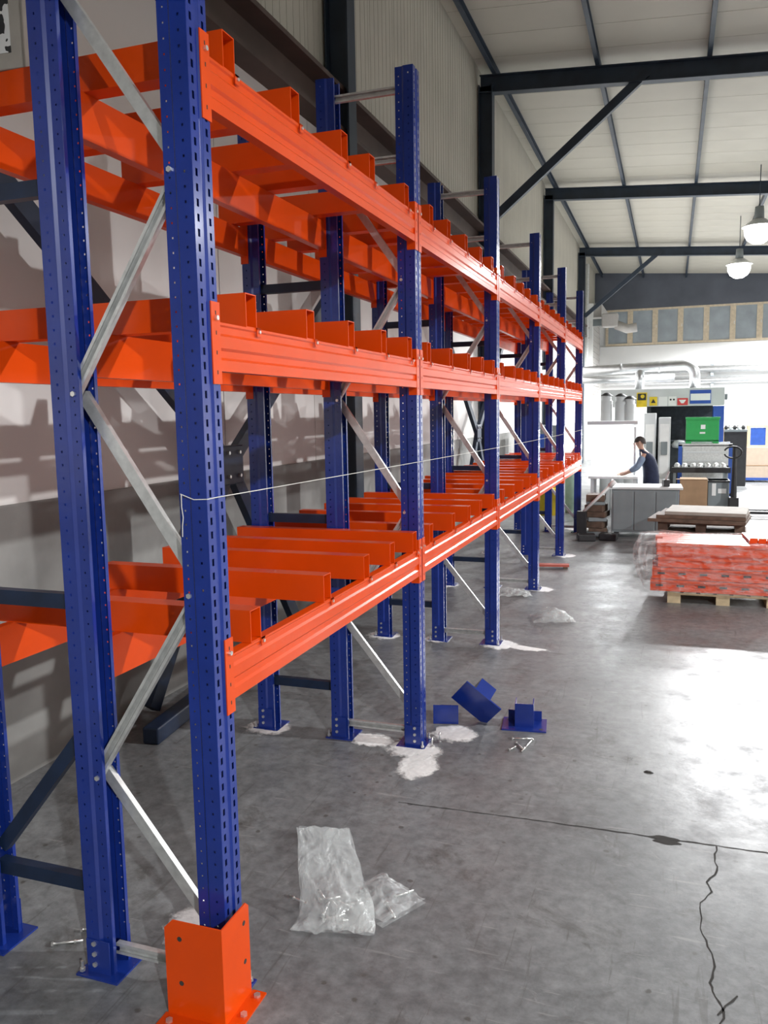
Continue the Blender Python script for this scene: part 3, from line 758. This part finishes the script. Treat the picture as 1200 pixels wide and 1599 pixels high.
s = bx('warning_sign', 'yellow', bo, sx(995), sx(1011), yb-.012, yb-.002, sz(635), sz(612))
bx('black_field', 'ink', s, sx(996.5), sx(1009.5), yb-.016, yb-.012, sz(624), sz(613.5))
MB().tube([(sx(1004), yb-.016, sz(618)), (sx(1004), yb-.019, sz(618))], .05, 16).build('head_symbol', 'yellow', s)
s = bx('warning_sign', 'yellow', bo, sx(1015), sx(1027), yb-.012, yb-.002, sz(633), sz(619))
MB().prism([(-.06, -.045), (.06, -.045), (0, .06)], lambda a, b, t: (sx(1021)+a, t, sz(626)+b), yb-.016, yb-.012).build('triangle_symbol', 'ink', s)
bx('notice_sign', 'sign_white', bo, sx(1029), sx(1043), yb-.012, yb-.002, sz(634), sz(619))
s = bx('notice_sign', 'sign_white', bo, sx(1044.5), sx(1057), yb-.012, yb-.002, sz(634), sz(619))
for q in (1048, 1053): MB().tube([(sx(q), yb-.012, sz(624)), (sx(q), yb-.015, sz(624))], .025, 10).build('goggle_symbol', 'ink', s)
s = bx('prohibition_sign', 'sign_red', bo, sx(1058.5), sx(1075), yb-.012, yb-.002, sz(633), sz(622))
MB().prism([(-.09, .04), (.09, .04), (.03, -.05), (-.03, -.05)], lambda a, b, t: (sx(1066.5)+a, t, sz(627)+b), yb-.016, yb-.012).build('white_symbol', 'sign_white', s)
s = bx('notice_sign', 'sign_blue', bo, sx(1078), sx(1111), yb-.012, yb-.002, sz(631), sz(610))
bx('white_field', 'sign_white', s, sx(1079), sx(1110), yb-.016, yb-.012, sz(626), sz(615.5))
# ducts
du = thing('ventilation_duct', 'round silver ventilation duct bending down into the booth header', 'duct', (0, 0, 0))
yd = 20.8; zt = at(1040, 570, 'y', yd).z; xe = at(1086, 580, 'y', yd).x
arc = [(xe-.3+.3*math.sin(a), yd, zt-.3+.3*math.cos(a)) for a in np.linspace(0, PI/2, 9)]
MB().tube([(-2.0, yd, zt-.16)] + [(xe-.35, yd, zt)] + arc + [(xe, yd, 2.772)], .135, 16).build('main_duct', 'duct', du, True)
xd = at(1000, 580, 'y', yd).x
MB().tube([(xd, yd, zt-.03), (xd, yd, 2.772)], .12, 16).build('drop_duct', 'duct', du, True)
for x in (-1.0, .2, 1.2):
    MB().tube([(x-.02, yd, zt-.04+.02*(x-1)), (x+.02, yd, zt-.04+.02*(x-1))], .15, 16).build('joint_ring', 'duct', du)
du2 = thing('ventilation_duct', 'thin silver duct running behind the large round duct', 'duct', (0, 0, 0))
MB().tube([(-2.0, 22.2, at(950, 592, 'y', 22.2).z), (1.6, 22.2, at(1060, 590, 'y', 22.2).z)], .11, 14).build('pipe', 'duct', du2, True)
for k, (p0, p1) in enumerate(((578, 575), (596, 589))):
    a = at(1010, p0, 'y', 40.9); b = at(1200, p1, 'y', 40.9)
    t = thing('wall_pipe', ['upper grey pipe running along the white end wall', 'lower grey pipe running along the white end wall'][k], 'pipe', (0, 0, 0))
    MB().tube([(a.x-2, 40.9, a.z), (b.x+8, 40.9, b.z)], .17, 12).build('pipe', 'duct', t, True)
    for q in range(3): bx('bracket', 'grey_cabinet', t, a.x+3+3*q, a.x+3.15+3*q, 40.9, 41.3, a.z-.5, a.z+.2)

# ------------------------------------------------------------------ person at the workstation
pr = thing('person', 'person in dark sleeveless vest leaning over the lit worktable', 'person', (1.10, 14.05, 0))
def skin_body(name, verts, edges, radii, mat, parent, sub=2):
    me = bpy.data.meshes.new(name); me.from_pydata(verts, edges, []); me.materials.append(MATS[mat])
    o = bpy.data.objects.new(name, me); COL.objects.link(o); o.parent = parent
    o.modifiers.new('skin', 'SKIN')
    if not me.skin_vertices: me.skin_vertices.new() if hasattr(me.skin_vertices, 'new') else None
    for i_, r in enumerate(radii):
        me.skin_vertices[0].data[i_].radius = (r, r) if not hasattr(r, '__len__') else r
    me.skin_vertices[0].data[0].use_root = True
    s = o.modifiers.new('sub', 'SUBSURF'); s.levels = sub; s.render_levels = sub
    o.modifiers['skin'].use_smooth_shade = True
    return o
# faces -x, leaning forward, arms on the table
V = [(.10, 0, .92), (.09, 0, 1.12), (.03, 0, 1.30), (-.05, 0, 1.40), (-.09, 0, 1.47), (-.115, 0, 1.53), (-.14, 0, 1.60), (-.135, 0, 1.66),
     (-.04, .18, 1.37), (-.16, .22, 1.13), (-.42, .16, 1.00), (-.04, -.18, 1.37), (-.14, -.23, 1.13), (-.40, -.16, 1.00),
     (.09, .10, .86), (.05, .11, .48), (.09, .11, .08), (.09, -.10, .86), (.05, -.11, .48), (.09, -.11, .08), (-.05, .11, .035), (-.05, -.11, .035),
     (-.50, .15, .985), (-.48, -.15, .985)]
Ed = [(0, 1), (1, 2), (2, 3), (3, 4), (4, 5), (5, 6), (6, 7), (3, 8), (8, 9), (9, 10), (3, 11), (11, 12), (12, 13), (0, 14), (14, 15), (15, 16), (0, 17), (17, 18), (18, 19), (16, 20), (19, 21), (10, 22), (13, 23)]
Rd = [(.12, .11), (.11, .10), (.12, .11), (.075, .075), .05, .065, .098, .07, .045, .045, .034, .045, .048, .034, .085, .06, .042, .085, .06, .042, .035, .035, .03, .03]
body = skin_body('body', V, Ed, Rd, 'skin', pr)
# clothes
vm = MB(); nv = 20
for cx_, z_, rx_, ry_ in ((.10, .72, .15, .17), (.10, .95, .15, .17), (.08, 1.12, .145, .18), (.03, 1.28, .145, .20), (-.01, 1.37, .125, .205), (-.05, 1.425, .09, .14), (-.085, 1.475, .062, .068)):
    vm.v += [(cx_+rx_*math.cos(2*PI*k/nv), ry_*math.sin(2*PI*k/nv), z_) for k in range(nv)]
vm.f = [(j_*nv+k, j_*nv+(k+1) % nv, (j_+1)*nv+(k+1) % nv, (j_+1)*nv+k) for j_ in range(6) for k in range(nv)] + [tuple(range(nv-1, -1, -1)), tuple(range(6*nv, 7*nv))]
vm.build('vest', 'navy_cloth', pr, True)
for s_ in (1, -1):
    skin_body('sleeve', [(-.05, .18*s_, 1.36), (-.10, .20*s_, 1.24), (-.16, .222*s_, 1.13), (-.30, .19*s_, 1.06)], [(0, 1), (1, 2), (2, 3)], [.082, .07, .066, .052], 'sleeve', pr)
    skin_body('trouser_leg', [(.09, .10*s_, .88), (.05, .11*s_, .48), (.09, .11*s_, .12)], [(0, 1), (1, 2)], [.12, .085, .07], 'navy_cloth', pr)
    bx('shoe', 'black', pr, -.10, .14, .11*s_-.05, .11*s_+.05, 0, .08, .02)
    for k in range(4):   # fingers
        MB().tube([(-.49, .155*s_+(k-1.5)*.02, .99), (-.535, .155*s_+(k-1.5)*.022, .985), (-.56+.008*abs(k-1.5), .155*s_+(k-1.5)*.022, .968)], [.010, .009, .007], 6).build('finger', 'skin', pr, True)
    MB().tube([(-.46, .15*s_-.03*s_, .99), (-.50, .15*s_-.065*s_, .98), (-.52, .15*s_-.07*s_, .97)], [.012, .01, .008], 6).build('thumb', 'skin', pr, True)
hm = MB()
nn = 14
for j in range(7):
    th = PI*j/12
    for k in range(nn):
        a = 2*PI*k/nn; r = math.sin(th)*.108
        fx = r*math.cos(a)*1.08
        hm.v.append((-.135+fx+.012, r*math.sin(a)*.9, 1.615+.115*math.cos(th) - (.035 if fx > .03 and j > 4 else 0)))
for j in range(6): hm.f += [(j*nn+k, j*nn+(k+1) % nn, (j+1)*nn+(k+1) % nn, (j+1)*nn+k) for k in range(nn)]
hm.build('hair', 'hair', pr, True)
MB().prism([(-.232, 1.61), (-.262, 1.575), (-.23, 1.565)], lambda a, b, t: (a, t, b), -.014, .014).build('nose', 'skin', pr)
for s_ in (1, -1):
    MB().lathe([(0, -.012), (.012, 0), (0, .012)], (-.222, .034*s_, 1.612), 8).build('eye', 'ink', pr, True)
    bx('ear', 'skin', pr, -.145, -.105, .088*s_-.01, .088*s_+.01, 1.575, 1.635, .008)
bx('mouth', 'sign_red', pr, -.232, -.222, -.022, .022, 1.545, 1.552)

# ------------------------------------------------------------------ goods at the right rear
t = thing('cardboard_box', 'large open brown cardboard box before the tray of metal parts', 'box', (1.75, 15.9, 0), 0)
bx('carton', 'cardboard', t, 0, .55, 0, .6, .02, .74, .006); bx('flap', 'cardboard', t, -.08, .55, -.02, .1, .74, .75); bx('pallet_base', 'brown_wood', t, 0, .55, 0, .6, 0, .02)
t = thing('plastic_crate', 'dark grey wrapped crate beside the brown cardboard box', 'crate', (2.31, 15.95, 0), 0)
bx('crate_body', 'grey_cabinet', t, 0, .42, 0, .55, 0, .72, .01); bx('white_label', 'sign_white', t, .08, .16, -.004, 0, .4, .66); bx('white_label', 'sign_white', t, .2, .36, -.004, 0, .45, .55); bx('rim', 'black', t, -.01, .43, -.01, .56, .68, .72)
t = thing('pallet_truck', 'hand pallet truck with upright black handle before the blue containers', 'pallet truck', (2.80, 15.7, 0), -PI/2)
MB().tube([(0, 0, .1), (.0, 0, .9), (-.02, 0, 1.46)], [.07, .05, .04], 10).build('steering_column', 'black', t)
ring = [(.02, -.04-.17*math.cos(a), 1.33+.12*math.sin(a)) for a in np.linspace(.3, 2*PI-.3, 18)]
MB().tube(ring, .018, 8).build('loop_handle', 'black', t, True)
bx('pump_housing', 'black', t, -.1, .1, -.1, .1, .08, .4, .02)
for s_ in (-.2, .2): bx('fork', 'black', t, s_-.07, s_+.07, .1, 1.2, .08, .14, .01)
for s_ in (-.06, .06): MB().tube([(s_-.025, -.02, .09), (s_+.025, -.02, .09)], .09, 16).build('wheel', 'rubber', t, True)
# tray of parts on a table
t = thing('parts_table', 'low table with metal rimmed tray in front of green crate', 'table', (1.58, 16.8, 0))
bx('tray', 'grey_light', t, 0, 1.2, 0, .7, .86, .90); bx('tray_rim', 'black', t, -.02, 1.22, -.02, .0, .82, .94); bx('tray_rim', 'black', t, -.02, 1.22, .7, .72, .82, .94)
for x in (.03, 1.1):
    for y in (.03, .6): bx('leg', 'grey_cabinet', t, x, x+.06, y, y+.06, 0, .86)
for k in range(14):
    o = MB().lathe([(0, 0), (.05, 0), (.066, .05), (.045, .10), (.02, .12), (0, .12)], n=10).build('metal_casting', 'galv', None, True, loc=(1.70+.16*(k % 7)+rp.uniform(-.02, .02), 16.95+.28*(k//7), .901), rz=0)
    tag(o, 'silver metal casting lying on the parts tray', 'metal part', 'metal castings on the tray')
t = thing('stillage', 'blue and silver steel stillage carrying the green crate', 'stillage', (1.72, 18.0, 0))
bx('mesh_panel', 'galv', t, .1, 1.1, .0, .02, .25, 1.38); bx('back_panel', 'galv', t, .1, 1.1, .9, .92, .25, 1.38)
for x in (.0, 1.1):
    for y in (0, .84): bx('corner_post', 'mid_blue', t, x, x+.08, y, y+.08, 0, 1.40)
bx('top_rail', 'galv', t, 0, 1.18, 0, .06, 1.36, 1.42); bx('top_rail', 'galv', t, 0, 1.18, .86, .92, 1.36, 1.42); bx('bottom_deck', 'galv', t, 0, 1.18, 0, .92, .2, .25)
for k in range(5): bx('mesh_bar', 'grey_light', t, .1, 1.1, -.012, 0, .4+.2*k, .43+.2*k)
t = thing('storage_crate', 'bright green plastic crate with white print on the stillage', 'crate', (1.88, 18.05, 1.42))
bx('crate_wall', 'green', t, 0, .72, 0, .03, .06, .60, .006); bx('crate_wall', 'green', t, 0, .72, .72, .75, .06, .60, .006)
bx('crate_wall', 'green', t, 0, .03, .03, .72, .06, .60); bx('crate_wall', 'green', t, .69, .72, .03, .72, .06, .60); bx('crate_floor', 'green', t, 0, .72, 0, .75, .05, .08)
for x in (.0, .60): bx('crate_foot', 'green', t, x, x+.12, 0, .75, 0, .06)
bx('crate_rim', 'green', t, -.02, .74, -.02, .03, .56, .62)
bx('white_print', 'sign_white', t, .32, .42, -.004, 0, .34, .44); bx('white_print', 'sign_white', t, .30, .42, -.004, 0, .23, .27)
# right rear containers
t = thing('blue_container', 'blue framed container with beige side panel at the hall rear', 'container', (3.55, 24.2, 0))
bx('side_panel', 'beige', t, .08, 1.3, .0, .03, .12, 1.0); bx('panel_seam', 'cardboard', t, .08, 1.3, -.006, 0, .50, .52)
for x in (0, 1.3): bx('corner_post', 'mid_blue', t, x, x+.09, -.02, .08, 0, 1.10); bx('corner_post', 'mid_blue', t, x, x+.09, .9, 1.0, 0, 1.10)
bx('base_frame', 'mid_blue', t, 0, 1.39, -.02, 1.0, .06, .14); bx('floor_panel', 'beige', t, .08, 1.3, .0, .95, 1.0, 1.05)
for x in (.1, .9): bx('runner', 'black', t, x, x+.3, 0, 1.0, 0, .06)
t = thing('parts_bin', 'black bin heaped with metal scrap behind the pallet truck', 'bin', (2.93, 22.8, 0))
bx('bin_body', 'black', t, .05, .66, 0, .6, .0, 1.60, .02); bx('wood_side', 'pine', t, 0, .05, 0, .6, 0, 1.68); bx('rim', 'grey_cabinet', t, .05, .67, -.01, .61, 1.56, 1.62)
for k in range(10):
    o = MB().lathe([(0, 0), (.04, .0), (.055, .06), (.03, .12), (0, .13)], n=8).build('metal_scrap', 'bolt' if k % 2 else 'black', None, True, loc=(3.04+.115*(k % 5), 22.95+.25*(k//5), 1.622), rz=k)
    tag(o, 'piece of metal scrap heaped on the black bin', 'metal part', 'metal scrap on the black bin')
t = thing('wooden_crate', 'timber framed crate with blue panel on the beige container', 'crate', (3.72, 24.3, 1.051))
bx('blue_panel', 'mid_blue', t, .08, .50, .02, .5, .06, .58)
for x in (0, .5): bx('upright', 'pine', t, x, x+.08, 0, .52, 0, .66)
bx('rail', 'pine', t, .08, .5, 0, .06, 0, .06); bx('rail', 'pine', t, .08, .5, 0, .06, .6, .66)
# things seen through the far bays of the rack
c = at(893, 800, 'z', 0)
t = thing('gas_cylinder', 'pale green gas cylinder standing beyond the rack end', 'gas cylinder', (c.x, c.y, 0))
MB().lathe([(0, 0), (.14, 0), (.15, .03), (.15, .85), (.10, 1.0), (.04, 1.05), (.04, 1.10), (0, 1.10)], n=18).build('bottle', 'pale_green', t, True)
MB().lathe([(0, 1.10), (.05, 1.10), (.05, 1.2), (0, 1.2)], n=12).build('valve_cap', 'bolt', t)
t = thing('yellow_bin', 'yellow tub on the floor behind the last rack bay', 'bin', (-.95, 15.2, 0))
MB().lathe([(0, 0), (.2, 0), (.24, .55), (.26, .55), (.26, .6), (.22, .6), (.19, .04), (0, .04)], n=18).build('tub', 'yellow', t, True)
t = thing('machine_cabinet', 'dark grey machine standing behind the last rack bay', 'machine', (-1.9, 17.0, 0))
bx('cabinet_body', 'grey_cabinet', t, 0, .9, 0, .9, .08, 1.9, .02); bx('plinth_base', 'black', t, .05, .85, .05, .85, 0, .08); bx('screen', 'sign_blue', t, .2, .6, -.01, 0, 1.35, 1.7); bx('door_panel', 'grey_light', t, .06, .84, -.012, 0, .2, 1.2)
t = thing('wall_heater', 'grey bracket mounted blower on the roller shutter', 'heater', (XW+.8, 35.9, 0))
bx('blower_body', 'shutter', t, .0, .7, -.4, .1, 5.9, 6.5, .05); MB().tube([(.6, -.15, 6.0), (1.1, -.15, 5.8), (1.5, -.15, 5.85)], .2, 12).build('nozzle', 'shutter', t, True)
bx('mount', 'grey_cabinet', t, -.42, .0, -.1, .05, 6.0, 6.3)

# ------------------------------------------------------------------ hanging lamps
hs = MB().lathe([(0, .62), (.11, .62), (.13, .30), (.0, .29)], n=18).mesh('housing', 'grey_cabinet', True)
rf = MB().lathe([(.10, .30), (.16, .29), (.40, .12), (.44, .10), (.43, .09), (.38, .10), (.12, .26)], n=24).mesh('reflector', 'galv', True)
bl = MB().lathe([(0, -.36), (.15, -.34), (.29, -.24), (.36, -.1), (.37, .02), (.34, .09), (0, .10)], n=24).mesh('globe', 'lamp_glow', True)
lamp_lab = ['hanging globe lamp above the parts tray', 'hanging globe lamp further towards the window band']
for k, (x, y, z, e) in enumerate(LAMPS):
    t = thing('bay_lamp', lamp_lab[k], 'lamp', (x, y, z), 0, 'hanging globe lamps')
    inst('reflector', rf, t); inst('housing', hs, t); inst('globe', bl, t)
    MB().tube([(0, 0, .62), (0, 0, roofz(x)-z-.0)], .012, 6).build('suspension_rod', 'dark_steel', t)
    spot('bay_light', t, (0, 0, -.50), e)
